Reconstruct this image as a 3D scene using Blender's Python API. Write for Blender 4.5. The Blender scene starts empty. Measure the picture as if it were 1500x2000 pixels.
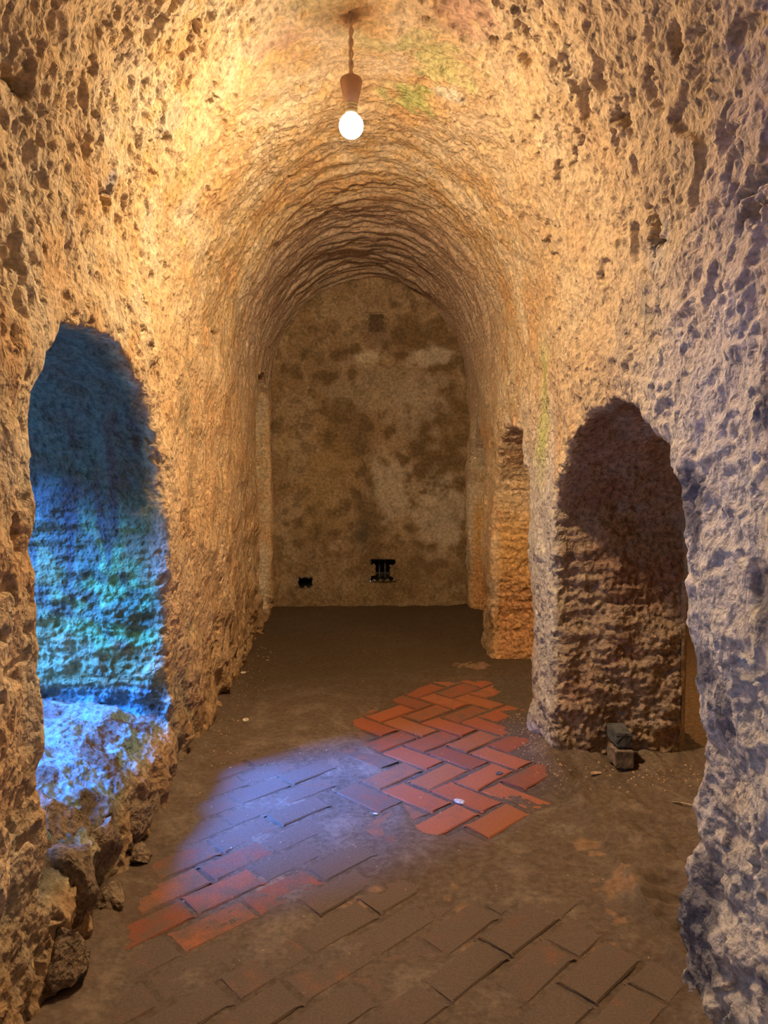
import bpy, bmesh, math, random
import numpy as np
from mathutils import Vector, Matrix

SC = bpy.context.scene
C = SC.collection
random.seed(7)
RNG = np.random.default_rng(11)

# ----------------------------------------------------------------- camera
CAM_H = 1.55
FPX = 1480.0                      # focal length in pixels of the 1500 x 2000 frame
PITCH = math.atan(110 / FPX)      # looking slightly down
YAW = math.atan(50 / FPX)         # and slightly to the right of the passage axis
cam_data = bpy.data.cameras.new('camera')
cam_data.sensor_fit = 'VERTICAL'
cam_data.sensor_height = 24.0
cam_data.lens = FPX / 2000.0 * 24.0
cam_data.clip_start = 0.02
cam = bpy.data.objects.new('camera', cam_data)
C.objects.link(cam)
cam.location = (0, 0, CAM_H)
cam.rotation_euler = (math.pi / 2 - PITCH, 0, -YAW)
SC.camera = cam

# ----------------------------------------------------------------- sky, sun, exposure
world = bpy.data.worlds.new('world')
SC.world = world
world.use_nodes = True
bg = world.node_tree.nodes['Background']
bg.inputs['Color'].default_value = (0.24, 0.52, 1.0, 1)
bg.inputs['Strength'].default_value = 1.9

sun_data = bpy.data.lights.new('sun', 'SUN')
sun_data.energy = 36.0
sun_data.angle = math.radians(20)
sun_data.color = (0.03, 0.20, 1.0)
sun = bpy.data.objects.new('sun', sun_data)
C.objects.link(sun)
SUN_EL = math.radians(40)
SUN_DIR = Vector((1.0, 0.53, 0)).normalized() * math.cos(SUN_EL) + Vector((0, 0, -math.sin(SUN_EL)))
sun.rotation_euler = SUN_DIR.to_track_quat('-Z', 'Y').to_euler()

SC.view_settings.view_transform = 'Standard'
SC.view_settings.look = 'None'
SC.view_settings.exposure = 0.0
SC.view_settings.gamma = 1.0
SC.view_settings.use_curve_mapping = False
SC.cycles.max_bounces = 2
SC.cycles.diffuse_bounces = 2
SC.cycles.use_adaptive_sampling = True
SC.cycles.adaptive_threshold = 0.03
SC.cycles.adaptive_min_samples = 32
SC.cycles.glossy_bounces = 2
SC.cycles.transmission_bounces = 1
SC.cycles.volume_bounces = 0
SC.cycles.caustics_reflective = False
SC.cycles.caustics_refractive = False

# ----------------------------------------------------------------- numpy noise
PERM = RNG.permutation(256).astype(np.int32)
PERM = np.concatenate([PERM, PERM])
GR = RNG.normal(size=(256, 3)).astype(np.float32)
GR /= np.linalg.norm(GR, axis=1)[:, None]


def pn(p, sx=1.0, sy=None, sz=None, off=0.0):
    """gradient noise, about -0.7..0.7; s* are feature sizes in metres"""
    sy = sx if sy is None else sy
    sz = sx if sz is None else sz
    q = p.astype(np.float32) * np.array([1 / sx, 1 / sy, 1 / sz], np.float32) + np.float32(off + 100.0)
    i = np.floor(q).astype(np.int32)
    f = q - i
    i &= 255
    w = f * f * f * (f * (f * 6 - 15) + 10)
    out = None
    res = []
    for dx in (0, 1):
        a = PERM[i[:, 0] + dx] if dx == 0 else PERM[(i[:, 0] + 1) & 255]
        for dy in (0, 1):
            b = PERM[(a + i[:, 1] + dy) & 255]
            for dz in (0, 1):
                g = GR[PERM[(b + i[:, 2] + dz) & 255]]
                res.append(g[:, 0] * (f[:, 0] - dx) + g[:, 1] * (f[:, 1] - dy) + g[:, 2] * (f[:, 2] - dz))
    x00 = res[0] + w[:, 2] * (res[1] - res[0])
    x01 = res[2] + w[:, 2] * (res[3] - res[2])
    x10 = res[4] + w[:, 2] * (res[5] - res[4])
    x11 = res[6] + w[:, 2] * (res[7] - res[6])
    y0 = x00 + w[:, 1] * (x01 - x00)
    y1 = x10 + w[:, 1] * (x11 - x10)
    return (y0 + w[:, 0] * (y1 - y0)) * 1.5


def sst(a, b, x):
    t = np.clip((x - a) / (b - a), 0, 1)
    return t * t * (3 - 2 * t)


# ----------------------------------------------------------------- pixel <-> world (surveying helpers)
_cp, _sp, _cy, _sy = math.cos(PITCH), math.sin(PITCH), math.cos(YAW), math.sin(YAW)


def ray(px, py):
    cx = (px - 750) / FPX
    cz = -(py - 1000) / FPX
    f = (0 * _cp + 1 * _cp + cz * _sp * 1.0)
    fy = _cp + cz * _sp
    fz = -_sp + cz * _cp
    return Vector((cx * _cy + fy * _sy, -cx * _sy + fy * _cy, fz))


def ground(px, py, h=0.0):
    d = ray(px, py)
    t = (h - CAM_H) / d.z
    return Vector((d.x * t, d.y * t, h))


def at_depth(px, py, y):
    d = ray(px, py)
    t = y / d.y
    return Vector((d.x * t, y, CAM_H + d.z * t))


# ----------------------------------------------------------------- plan of the place
SPRING = 2.20
CROWN = 3.30
BACK_Y = 7.65
WALL_T = 0.72


def XL(y):
    return np.interp(y, [-3, 1.5, 3.4, 4.9, 5.1, 6.6, 8], [-0.90, -0.87, -0.87, -0.83, -0.84, -0.86, -0.86])


def XR(y):
    return np.interp(y, [-3, 3.0, 4.2, 5.8, 7.7, 8], [0.96, 0.96, 0.97, 1.00, 1.10, 1.10])


# side, centre y, half width, spring height, apex height, power, sill, lean
DOORS = [
    ('L', 2.75, 0.69, 1.42, 1.97, 2.0, 0.42, -0.10),
    ('L', 7.02, 0.52, 1.70, 2.30, 2.0, 0.04, 0.0),
    ('L', 0.0, 0.60, 1.40, 1.95, 2.0, 0.10, 0.0),  # unseen opening, added to bring daylight onto the near right wall
    ('R', 2.93, 0.82, 1.15, 1.75, 1.9, -1.0, 0.0),
    ('R', 4.93, 0.69, 0.95, 1.80, 1.75, -1.0, 0.0),
    ('R', 6.75, 0.70, 1.05, 1.80, 1.8, -1.0, 0.0),
]


def surf_hit(px, py):
    """where a line of sight meets the inner face of the passage"""
    d = ray(px, py)
    t = 0.5
    while t < 9:
        x, y, z = d.x * t, d.y * t, CAM_H + d.z * t
        xl, xr = float(XL(y)), float(XR(y))
        c, a = (xl + xr) / 2, (xr - xl) / 2
        if z < SPRING:
            s = abs(x - c) - a
        else:
            s = math.hypot((x - c) / a, (z - SPRING) / (CROWN - SPRING)) - 1
        if s > 0:
            return Vector((x, y, z))
        t += 0.004
    return Vector((d.x * t, d.y * t, CAM_H + d.z * t))


# ----------------------------------------------------------------- materials
def new_mat(name):
    m = bpy.data.materials.new(name)
    m.use_nodes = True
    nt = m.node_tree
    return m, nt, nt.nodes['Principled BSDF']


def N(nt, kind, **kw):
    n = nt.nodes.new(kind)
    for k, v in kw.items():
        if k in n.inputs:
            n.inputs[k].default_value = v
        else:
            setattr(n, k, v)
    return n


def rough_material(name, use_attr=True, color=(0.5, 0.35, 0.2), fine=0.004, pits=0.004, var=0.35, strength=0.8, rough=0.95):
    m, nt, b = new_mat(name)
    L = nt.links.new
    tc = N(nt, 'ShaderNodeTexCoord')
    n2 = N(nt, 'ShaderNodeTexNoise', Scale=95.0, Detail=2.0, Roughness=0.6)
    n3 = N(nt, 'ShaderNodeTexNoise', Scale=38.0, Detail=1.6, Roughness=0.6)
    for n in (n2, n3):
        L(tc.outputs['Object'], n.inputs['Vector'])
    r1 = N(nt, 'ShaderNodeMapRange')
    r1.inputs['From Min'].default_value = 0.3
    r1.inputs['From Max'].default_value = 0.7
    r1.inputs['To Min'].default_value = 1 - var
    r1.inputs['To Max'].default_value = 1 + var
    L(n3.outputs['Fac'], r1.inputs['Value'])
    r2 = N(nt, 'ShaderNodeMapRange')
    r2.inputs['From Min'].default_value = 0.3
    r2.inputs['From Max'].default_value = 0.7
    r2.inputs['To Min'].default_value = 1 - var * 0.5
    r2.inputs['To Max'].default_value = 1 + var * 0.5
    L(n2.outputs['Fac'], r2.inputs['Value'])
    mu = N(nt, 'ShaderNodeMath', operation='MULTIPLY')
    L(r1.outputs['Result'], mu.inputs[0])
    L(r2.outputs['Result'], mu.inputs[1])
    vs = N(nt, 'ShaderNodeVectorMath', operation='SCALE')
    if use_attr:
        at = N(nt, 'ShaderNodeAttribute', attribute_name='tint')
        L(at.outputs['Color'], vs.inputs[0])
    else:
        vs.inputs[0].default_value = color
    L(mu.outputs[0], vs.inputs['Scale'])
    L(vs.outputs[0], b.inputs['Base Color'])
    b.inputs['Roughness'].default_value = rough
    b.inputs['Specular IOR Level'].default_value = 0.15
    # relief finer than the mesh: grain and little pits
    pr = N(nt, 'ShaderNodeMapRange', interpolation_type='SMOOTHSTEP')
    pr.inputs['From Min'].default_value = 0.22
    pr.inputs['From Max'].default_value = 0.62
    L(n3.outputs['Fac'], pr.inputs['Value'])
    h1 = N(nt, 'ShaderNodeMath', operation='MULTIPLY')
    h1.inputs[1].default_value = pits
    L(pr.outputs['Result'], h1.inputs[0])
    h2 = N(nt, 'ShaderNodeMath', operation='MULTIPLY_ADD')
    h2.inputs[1].default_value = fine
    L(n2.outputs['Fac'], h2.inputs[0])
    L(h1.outputs[0], h2.inputs[2])
    bp = N(nt, 'ShaderNodeBump', Strength=strength, Distance=1.0)
    L(h2.outputs[0], bp.inputs['Height'])
    L(bp.outputs['Normal'], b.inputs['Normal'])
    return m


M_PLASTER = rough_material('weathered_plaster', fine=0.006, pits=0.007, var=0.28, strength=0.75)
M_FLOOR = rough_material('trodden_earth', fine=0.006, pits=0.003, var=0.22, strength=0.7)
M_STONE = rough_material('rubble_stone', use_attr=False, color=(0.26, 0.18, 0.115), fine=0.012, pits=0.012, var=0.35)
M_ROOM = rough_material('plain_plaster', use_attr=False, color=(0.50, 0.34, 0.20), fine=0.01, pits=0.006, var=0.25)
M_DARK = rough_material('hole_shade', use_attr=False, color=(0.03, 0.028, 0.025), fine=0.006, pits=0.003)  # near-black lining, the dark inside the holes put into the colour
M_SOCKET = rough_material('socket_shade', use_attr=False, color=(0.15, 0.095, 0.06), fine=0.006, pits=0.004)  # socket lining and plug darkened to deepen the shade in the recess
M_BLOCKD = rough_material('grey_block', use_attr=False, color=(0.12, 0.115, 0.115), fine=0.004, pits=0.002)
M_BLOCKL = rough_material('pale_block', use_attr=False, color=(0.26, 0.19, 0.14), fine=0.004, pits=0.003)
M_CHIP = rough_material('clay_chip', use_attr=False, color=(0.55, 0.36, 0.22), fine=0.002, pits=0.001)
M_PALE = rough_material('lime_chip', use_attr=False, color=(0.72, 0.62, 0.48), fine=0.002, pits=0.001)
M_TWIG = rough_material('dry_straw', use_attr=False, color=(0.62, 0.45, 0.25), fine=0.002, pits=0.001)


def brick_material():
    m, nt, b = new_mat('terracotta_brick')
    L = nt.links.new
    oi = N(nt, 'ShaderNodeObjectInfo')
    gm = N(nt, 'ShaderNodeNewGeometry')
    n1 = N(nt, 'ShaderNodeTexNoise', Scale=11.0, Detail=7.0, Roughness=0.62)
    n2 = N(nt, 'ShaderNodeTexNoise', Scale=130.0, Detail=4.0, Roughness=0.6)
    L(gm.outputs['Position'], n1.inputs['Vector'])
    L(gm.outputs['Position'], n2.inputs['Vector'])
    # dust cover: Object alpha shifts the noise threshold
    ad = N(nt, 'ShaderNodeMath', operation='ADD')
    L(n1.outputs['Fac'], ad.inputs[0])
    L(oi.outputs['Alpha'], ad.inputs[1])
    mr = N(nt, 'ShaderNodeMapRange', interpolation_type='SMOOTHSTEP')
    mr.inputs['From Min'].default_value = 0.72
    mr.inputs['From Max'].default_value = 1.22
    L(ad.outputs[0], mr.inputs['Value'])
    mx = N(nt, 'ShaderNodeMix', data_type='RGBA')
    L(mr.outputs['Result'], mx.inputs['Factor'])
    L(oi.outputs['Color'], mx.inputs['A'])
    mx.inputs['B'].default_value = (0.158, 0.105, 0.072, 1)
    r2 = N(nt, 'ShaderNodeMapRange')
    r2.inputs['From Min'].default_value = 0.3
    r2.inputs['From Max'].default_value = 0.7
    r2.inputs['To Min'].default_value = 0.82
    r2.inputs['To Max'].default_value = 1.18
    L(n2.outputs['Fac'], r2.inputs['Value'])
    vs = N(nt, 'ShaderNodeVectorMath', operation='SCALE')
    L(mx.outputs['Result'], vs.inputs[0])
    L(r2.outputs['Result'], vs.inputs['Scale'])
    L(vs.outputs[0], b.inputs['Base Color'])
    b.inputs['Roughness'].default_value = 0.82
    b.inputs['Specular IOR Level'].default_value = 0.3
    bp = N(nt, 'ShaderNodeBump', Strength=0.6, Distance=0.004)
    hh = N(nt, 'ShaderNodeMath', operation='ADD')
    L(n1.outputs['Fac'], hh.inputs[0])
    L(n2.outputs['Fac'], hh.inputs[1])
    L(hh.outputs[0], bp.inputs['Height'])
    L(bp.outputs['Normal'], b.inputs['Normal'])
    return m


M_BRICK = brick_material()


def plain(name, col, rough=0.6, metal=0.0, emit=None, es=0.0):
    m, nt, b = new_mat(name)
    n = N(nt, 'ShaderNodeTexNoise', Scale=60.0, Detail=4.0)
    tc = N(nt, 'ShaderNodeTexCoord')
    nt.links.new(tc.outputs['Object'], n.inputs['Vector'])
    mr = N(nt, 'ShaderNodeMapRange')
    mr.inputs['To Min'].default_value = 0.75
    mr.inputs['To Max'].default_value = 1.25
    nt.links.new(n.outputs['Fac'], mr.inputs['Value'])
    vs = N(nt, 'ShaderNodeVectorMath', operation='SCALE')
    vs.inputs[0].default_value = col
    nt.links.new(mr.outputs['Result'], vs.inputs['Scale'])
    nt.links.new(vs.outputs[0], b.inputs['Base Color'])
    b.inputs['Roughness'].default_value = rough
    b.inputs['Metallic'].default_value = metal
    if emit:
        b.inputs['Emission Color'].default_value = (*emit, 1)
        b.inputs['Emission Strength'].default_value = es
    return m


M_HOLDER = plain('brown_bakelite', (0.42, 0.23, 0.14), 0.55)
M_COLLAR = plain('brass_collar', (0.55, 0.45, 0.30), 0.4, 0.6)
M_CORD = plain('twisted_flex', (0.60, 0.42, 0.28), 0.8)
M_BULB = plain('lit_bulb_glass', (0.9, 0.88, 0.82), 0.3, 0.0, (1.0, 0.93, 0.78), 12.0)
M_IRON = plain('rusty_iron', (0.06, 0.055, 0.05), 0.7, 0.3)


# ----------------------------------------------------------------- object helpers
def props(o, label=None, cat=None, group=None, kind=None):
    if label:
        o['label'] = label
    if cat:
        o['category'] = cat
    if group:
        o['group'] = group
    if kind:
        o['kind'] = kind
    return o


def quad_mesh(name, V, F, mat, tint=None, smooth=True):
    """big quad mesh from numpy arrays"""
    me = bpy.data.meshes.new(name)
    nv, nf = len(V), len(F)
    me.vertices.add(nv)
    me.vertices.foreach_set('co', np.ascontiguousarray(V, np.float32).ravel())
    me.loops.add(nf * 4)
    me.loops.foreach_set('vertex_index', np.ascontiguousarray(F, np.int32).ravel())
    me.polygons.add(nf)
    me.polygons.foreach_set('loop_start', np.arange(0, nf * 4, 4, dtype=np.int32))
    me.polygons.foreach_set('loop_total', np.full(nf, 4, np.int32))
    if smooth:
        me.polygons.foreach_set('use_smooth', np.ones(nf, bool))
    if tint is not None:
        at = me.attributes.new('tint', 'FLOAT_COLOR', 'POINT')
        col = np.ones((nv, 4), np.float32)
        col[:, :3] = tint
        at.data.foreach_set('color', col.ravel())
    me.update(calc_edges=True)
    me.materials.append(mat)
    o = bpy.data.objects.new(name, me)
    C.objects.link(o)
    return o


def bm_obj(name, bm, mat, parent=None, smooth=False):
    me = bpy.data.meshes.new(name)
    bm.normal_update()
    bm.to_mesh(me)
    bm.free()
    if smooth:
        for p in me.polygons:
            p.use_smooth = True
    me.materials.append(mat)
    o = bpy.data.objects.new(name, me)
    C.objects.link(o)
    if parent:
        o.parent = parent
    return o


def add_box(bm, x0, x1, y0, y1, z0, z1):
    vs = [bm.verts.new((x, y, z)) for x in (x0, x1) for y in (y0, y1) for z in (z0, z1)]
    for f in ((0, 1, 3, 2), (4, 6, 7, 5), (0, 4, 5, 1), (2, 3, 7, 6), (0, 2, 6, 4), (1, 5, 7, 3)):
        bm.faces.new([vs[i] for i in f])
    return vs


def lathe(bm, prof, seg=28, center=(0, 0, 0)):
    rings = []
    for r, z in prof:
        if r < 1e-5:
            rings.append([bm.verts.new((center[0], center[1], center[2] + z))])
        else:
            rings.append([bm.verts.new((center[0] + r * math.cos(2 * math.pi * k / seg), center[1] + r * math.sin(2 * math.pi * k / seg), center[2] + z)) for k in range(seg)])
    for a, b in zip(rings[:-1], rings[1:]):
        for k in range(seg):
            k2 = (k + 1) % seg
            if len(a) == 1 and len(b) == 1:
                continue
            if len(a) == 1:
                bm.faces.new((a[0], b[k], b[k2]))
            elif len(b) == 1:
                bm.faces.new((a[k], b[0], a[k2]))
            else:
                bm.faces.new((a[k], b[k], b[k2], a[k2]))


def tube(bm, pts, r, seg=6):
    rings = []
    for i, p in enumerate(pts):
        d = (pts[min(i + 1, len(pts) - 1)] - pts[max(i - 1, 0)]).normalized()
        u = d.cross(Vector((0.31, 0.77, 0.2))).normalized()
        v = d.cross(u)
        rings.append([bm.verts.new(p + u * r * math.cos(2 * math.pi * k / seg) + v * r * math.sin(2 * math.pi * k / seg)) for k in range(seg)])
    for a, b in zip(rings[:-1], rings[1:]):
        for k in range(seg):
            bm.faces.new((a[k], a[(k + 1) % seg], b[(k + 1) % seg], b[k]))
    bm.faces.new(rings[0][::-1])
    bm.faces.new(rings[-1])


# ================================================================= THE SHELL
# The passage, its doorways and the space beyond are carved out of solid masonry
# as a distance field, meshed once, refined, roughened, then split into walls and vault.
gx = np.arange(-2.06, 2.02, 0.0165)
gz = np.arange(-0.12, 3.62, 0.0165)
ys = [-2.6]
while ys[-1] < 8.05:
    y = ys[-1]
    ys.append(y + float(np.interp(y, [-2.6, 0.9, 1.55, 4.4, 7.7], [0.12, 0.10, 0.0145, 0.0165, 0.027])))
gy = np.array(ys)
NX, NY, NZ = len(gx), len(gy), len(gz)


def smin(a, b, k):
    h = np.clip(0.5 + 0.5 * (b - a) / k, 0, 1)
    return b + (a - b) * h - k * h * (1 - h)


def sill_height(side_i, x, y):
    """top of the raised, broken threshold in the left doorways"""
    if side_i == 0:
        front = np.interp(x, [-1.25, -1.12, -1.0, -0.93, -0.86, -0.80, -0.76], [0.43, 0.41, 0.36, 0.31, 0.25, 0.05, -0.2])
        near = np.interp(y, [2.0, 2.45, 2.9, 3.3], [0.02, -0.02, 0.0, 0.0])
        return front + near
    return np.full(np.broadcast(x, y).shape, DOORS[side_i][6]) + np.where(x > -0.85, -0.3, 0)


D = np.empty((NX, NY, NZ), np.float32)
X2, Z2 = np.meshgrid(gx, gz, indexing='ij')
for j, y in enumerate(gy):
    xl, xr = float(XL(y)), float(XR(y))
    c, a = (xl + xr) / 2, (xr - xl) / 2
    low = np.abs(X2 - c) - a
    q = np.hypot((X2 - c) / a, (Z2 - SPRING) / (CROWN - SPRING))
    d = np.where(Z2 < SPRING, low, (q - 1) * a)
    d = np.minimum(d, X2 * 0 + 9)
    outl = X2 + 1.90
    outr = xr + WALL_T - X2
    d = np.minimum(d, np.minimum(outl, outr))
    for i, (side, yc, w, sp, ap, pw, sill, lean) in enumerate(DOORS):
        ych = yc + lean * (Z2 - 0.8)
        dy = np.abs(y - ych)
        if y < yc - w - 0.3 or y > yc + w + 0.3:
            continue
        r = ap - sp
        qq = ((dy / w) ** pw + (np.clip(Z2 - sp, 0, None) / r) ** pw) ** (1 / pw)
        dd = np.where(Z2 < sp, dy - w, (qq - 1) * min(w, r))
        if sill > -0.5:
            dd = np.maximum(dd, sill_height(i, X2, np.full_like(X2, y)) - Z2)
        if i == 1:                               # unseen closure with a low slot, added to hold back the sun
            slot = np.maximum(np.abs(y - 6.93) - 0.24, np.abs(Z2 - 0.30) - 0.26)
            dd = np.maximum(dd, np.minimum(-1.30 - X2, slot))
        dd = np.maximum(dd, (X2 - 0.1) if side == 'L' else (0.1 - X2))
        d = smin(d, dd, 0.035)
    D[:, j, :] = d

# coarse irregularity (bulges, worn arrises, bites out of the edges)
m = (np.abs(D) < 0.11) & (gy[None, :, None] > 1.0) & (gx[:, None, None] > -1.85) & (gx[:, None, None] < 1.66)
ii, jj, kk = np.nonzero(m)
P = np.stack([gx[ii], gy[jj], gz[kk]], 1).astype(np.float32)
disp = pn(P, 0.62) * 0.035 + pn(P, 0.21, off=7.3) * 0.022 + pn(P, 0.085, off=3.1) * 0.012
# the threshold and the wall foot are broken up more
foot = sst(0.75, 0.1, P[:, 2]) * (P[:, 0] < 0)
disp += foot * (pn(P, 0.16, off=9.0) * 0.05 + pn(P, 0.07, off=5.0) * 0.02)
D[ii, jj, kk] -= disp * sst(0.13, 0.03, np.abs(D[ii, jj, kk]))
del m, ii, jj, kk, P, disp, foot

# surface nets
ins = D < 0
cnt = np.zeros((NX - 1, NY - 1, NZ - 1), np.uint8)
for a in (0, 1):
    for b in (0, 1):
        for c in (0, 1):
            cnt += ins[a:NX - 1 + a, b:NY - 1 + b, c:NZ - 1 + c]
act = (cnt > 0) & (cnt < 8)
ci, cj, ck = np.nonzero(act)
del cnt
vid = np.full(act.shape, -1, np.int32)
vid[ci, cj, ck] = np.arange(len(ci), dtype=np.int32)
acc = np.zeros((len(ci), 3), np.float32)
nn = np.zeros(len(ci), np.float32)
corners = [(a, b, c) for a in (0, 1) for b in (0, 1) for c in (0, 1)]
val = {k: D[ci + k[0], cj + k[1], ck + k[2]] for k in corners}
for k in corners:
    for ax in range(3):
        if k[ax] == 0:
            k2 = list(k)
            k2[ax] = 1
            v0, v1 = val[k], val[tuple(k2)]
            cr = (v0 < 0) != (v1 < 0)
            t = np.where(cr, v0 / np.where(cr, v0 - v1, 1), 0)
            for q in range(3):
                acc[:, q] += cr * (k[q] + (t if q == ax else 0))
            nn += cr
acc /= nn[:, None]
V = np.stack([np.interp(ci + acc[:, 0], np.arange(NX), gx), np.interp(cj + acc[:, 1], np.arange(NY), gy), np.interp(ck + acc[:, 2], np.arange(NZ), gz)], 1).astype(np.float32)
faces = []
for ax in range(3):
    s0 = [slice(1, n - 1) for n in (NX, NY, NZ)]
    lo = list(s0)
    hi = list(s0)
    lo[ax] = slice(0, (NX, NY, NZ)[ax] - 1)
    hi[ax] = slice(1, (NX, NY, NZ)[ax])
    A, B = ins[tuple(lo)], ins[tuple(hi)]
    e = np.nonzero(A != B)
    flip = A[e]
    base = [e[q] + (0 if q == ax else 1) for q in range(3)]
    u, v = [q for q in range(3) if q != ax]

    def cell(du, dv):
        b_ = [base[0].copy(), base[1].copy(), base[2].copy()]
        b_[u] -= du
        b_[v] -= dv
        return vid[b_[0], b_[1], b_[2]]
    f = np.stack([cell(1, 1), cell(0, 1), cell(0, 0), cell(1, 0)], 1)
    if ax == 1:
        f = f[:, ::-1]
    f[flip] = f[flip][:, ::-1]
    faces.append(f)
F = np.concatenate(faces)
F = F[(F >= 0).all(1)]
del D, ins, act, vid, val


def subdivide(V, F):
    E = np.concatenate([F[:, [0, 1]], F[:, [1, 2]], F[:, [2, 3]], F[:, [3, 0]]]).astype(np.int64)
    E.sort(axis=1)
    key = E[:, 0] * len(V) + E[:, 1]
    uq, inv = np.unique(key, return_inverse=True)
    e0, e1 = (uq // len(V)).astype(np.int64), (uq % len(V)).astype(np.int64)
    nv, ne, nf = len(V), len(uq), len(F)
    mid = (V[e0] + V[e1]) / 2
    cen = V[F].mean(1)
    inv = inv.reshape(4, nf) + nv
    fc = np.arange(nf) + nv + ne
    V2 = np.concatenate([V, mid, cen])
    F2 = np.concatenate([
        np.stack([F[:, 0], inv[0], fc, inv[3]], 1), np.stack([inv[0], F[:, 1], inv[1], fc], 1),
        np.stack([fc, inv[1], F[:, 2], inv[2]], 1), np.stack([inv[3], fc, inv[2], F[:, 3]], 1)])
    return V2, F2


def smooth_mesh(V, F, lam):
    E = np.concatenate([F[:, [0, 1]], F[:, [1, 2]], F[:, [2, 3]], F[:, [3, 0]]])
    s = np.zeros_like(V)
    n = np.bincount(E.ravel(), minlength=len(V)).astype(np.float32)
    for q in range(3):
        s[:, q] = np.bincount(E[:, 0], V[E[:, 1], q], len(V)) + np.bincount(E[:, 1], V[E[:, 0], q], len(V))
    return V + (s / np.maximum(n, 1)[:, None] - V) * lam


def normals(V, F):
    fn = np.cross(V[F[:, 2]] - V[F[:, 0]], V[F[:, 3]] - V[F[:, 1]])
    n = np.zeros_like(V)
    for q in range(3):
        for k in range(4):
            n[:, q] += np.bincount(F[:, k], fn[:, q], len(V))
    return n / np.maximum(np.linalg.norm(n, axis=1), 1e-9)[:, None]


V = smooth_mesh(V, F, 0.5)
# leave out what lies beyond the openings' outer faces and far behind the camera at full detail
fcen = V[F].mean(1)
coarse = (fcen[:, 1] < 1.30) | (fcen[:, 0] < -1.855) | (fcen[:, 0] > 1.64) | (fcen[:, 2] < -0.03) | (fcen[:, 1] > BACK_Y + 0.06)
CV, CF = V, F[coarse]                      # outer faces, and what lies behind the camera: left unrefined
used, inv = np.unique(F[~coarse], return_inverse=True)
V, F = subdivide(V[used], inv.reshape(-1, 4))
V = smooth_mesh(V, F, 0.5).astype(np.float32)
NRM = normals(V, F).astype(np.float32)

x, y, z = V[:, 0].copy(), V[:, 1].copy(), V[:, 2].copy()
xl, xr = XL(y), XR(y)
inL = sst(0.0, 0.10, xl - x)          # inside the thickness of the left wall
inR = sst(0.0, 0.10, x - xr)
rev = np.maximum(inL, inR) * (z < 2.35)
up = sst(1.7, 2.6, z) * (1 - rev)
near = sst(5.0, 3.4, y)
lowmask = (1 - up) * (1 - rev)
rightnear = sst(0.4, 0.8, x) * sst(4.0, 2.6, y)

# ---- relief
g1 = pn(V, 0.05, off=1.7)
g2 = pn(V, 0.024, off=4.9)
g3 = pn(V, 0.115, off=2.2)
big = pn(V, 0.30, off=12.0)
crust = 0.55 + 0.8 * np.clip(big + 0.25, 0, 1)
h = np.zeros(len(V), np.float32)
# chunky pitted crust on the vault near the camera
pit = sst(0.14, 0.34, g1) * 0.022 + sst(0.22, 0.42, g3) * 0.028 + sst(0.14, 0.36, g2) * 0.012
lump = g3 * 0.016 + g1 * 0.007 + g2 * 0.005
h += up * (0.25 + 0.75 * near) * crust * (lump - pit)
# wavy courses running round the barrel farther in
ang = np.arctan2(z - SPRING, x - (xl + xr) / 2)
W = np.stack([ang * 1.0, y, z * 0], 1).astype(np.float32)
wav = pn(W, 0.55, 0.085, 1.0, off=6.0) + 0.5 * pn(W, 0.30, 0.045, 1.0, off=8.0)
h += up * sst(3.3, 4.8, y) * wav * 0.021
# side walls: vertical drips and washed streaks, pitted here and there
st = pn(V, 0.07, 0.07, 0.42, off=3.3)
h += lowmask * (st * 0.010 + g2 * 0.003 + g1 * 0.004 + g3 * 0.006)
h -= lowmask * (sst(0.22, 0.42, g1) * 0.018 * sst(-0.15, 0.25, big) + sst(0.26, 0.42, g2) * 0.007)
# rough foot of the walls
ft = sst(0.9, 0.2, z) * (1 - rev * 0.3)
h += ft * (g3 * 0.016 + g1 * 0.010 + g2 * 0.005 - sst(0.15, 0.45, g1) * 0.014)
# right near wall: coarse render, chipped
h += rightnear * (1 - rev) * (g3 * 0.014 + g1 * 0.008 + g2 * 0.004 - sst(0.2, 0.5, g3) * 0.018)
# reveals: horizontal layers
lay = pn(V, 0.28, 0.28, 0.045, off=5.5)
lay2 = pn(V, 0.11, 0.11, 0.022, off=1.5)
h += rev * (lay * 0.010 + lay2 * 0.005 + g2 * 0.004)
sillf = inL * sst(0.60, 0.50, z)
h += rev * sst(1.25, 0.8, z) * (g3 * 0.007 + g1 * 0.009 + g2 * 0.006) * (1 - 0.6 * sillf)
detail = sst(1.0, 1.5, y)
h *= detail
# the left wall beyond the doorway has been washed smoother
h *= 1 - 0.45 * (1 - rev) * (1 - up) * (x < 0) * sst(3.3, 3.7, y)
# the middle of the barrel too
h *= 1 - 0.25 * up * sst(3.0, 3.6, y) * sst(5.0, 4.2, y)


# individual hollows, slots and cracks: (pixel polyline, radius m, depth m)
def gouge(pts, rad, dep, lift=None):
    global h
    P3 = [np.array(surf_hit(*p)) if not lift else np.array(lift(*p)) for p in pts]
    best = np.full(len(V), 9.0, np.float32)
    lo = np.min(P3, axis=0) - 0.15
    hi = np.max(P3, axis=0) + 0.15
    sel = np.nonzero(((V > lo) & (V < hi)).all(1))[0]
    if len(sel) == 0:
        return
    Q = V[sel]
    bd = np.full(len(sel), 9.0)
    if len(P3) == 1:
        bd = np.linalg.norm(Q - P3[0], axis=1)
    for A, B in zip(P3[:-1], P3[1:]):
        ab = B - A
        t = np.clip(((Q - A) @ ab) / (ab @ ab), 0, 1)
        bd = np.minimum(bd, np.linalg.norm(Q - A - t[:, None] * ab, axis=1))
    bd = bd + pn(Q, 0.045, off=2.0) * rad * 0.9 + pn(Q, 0.02, off=2.7) * rad * 0.6
    h[sel] -= dep * sst(rad, rad * 0.35, bd)


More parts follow.
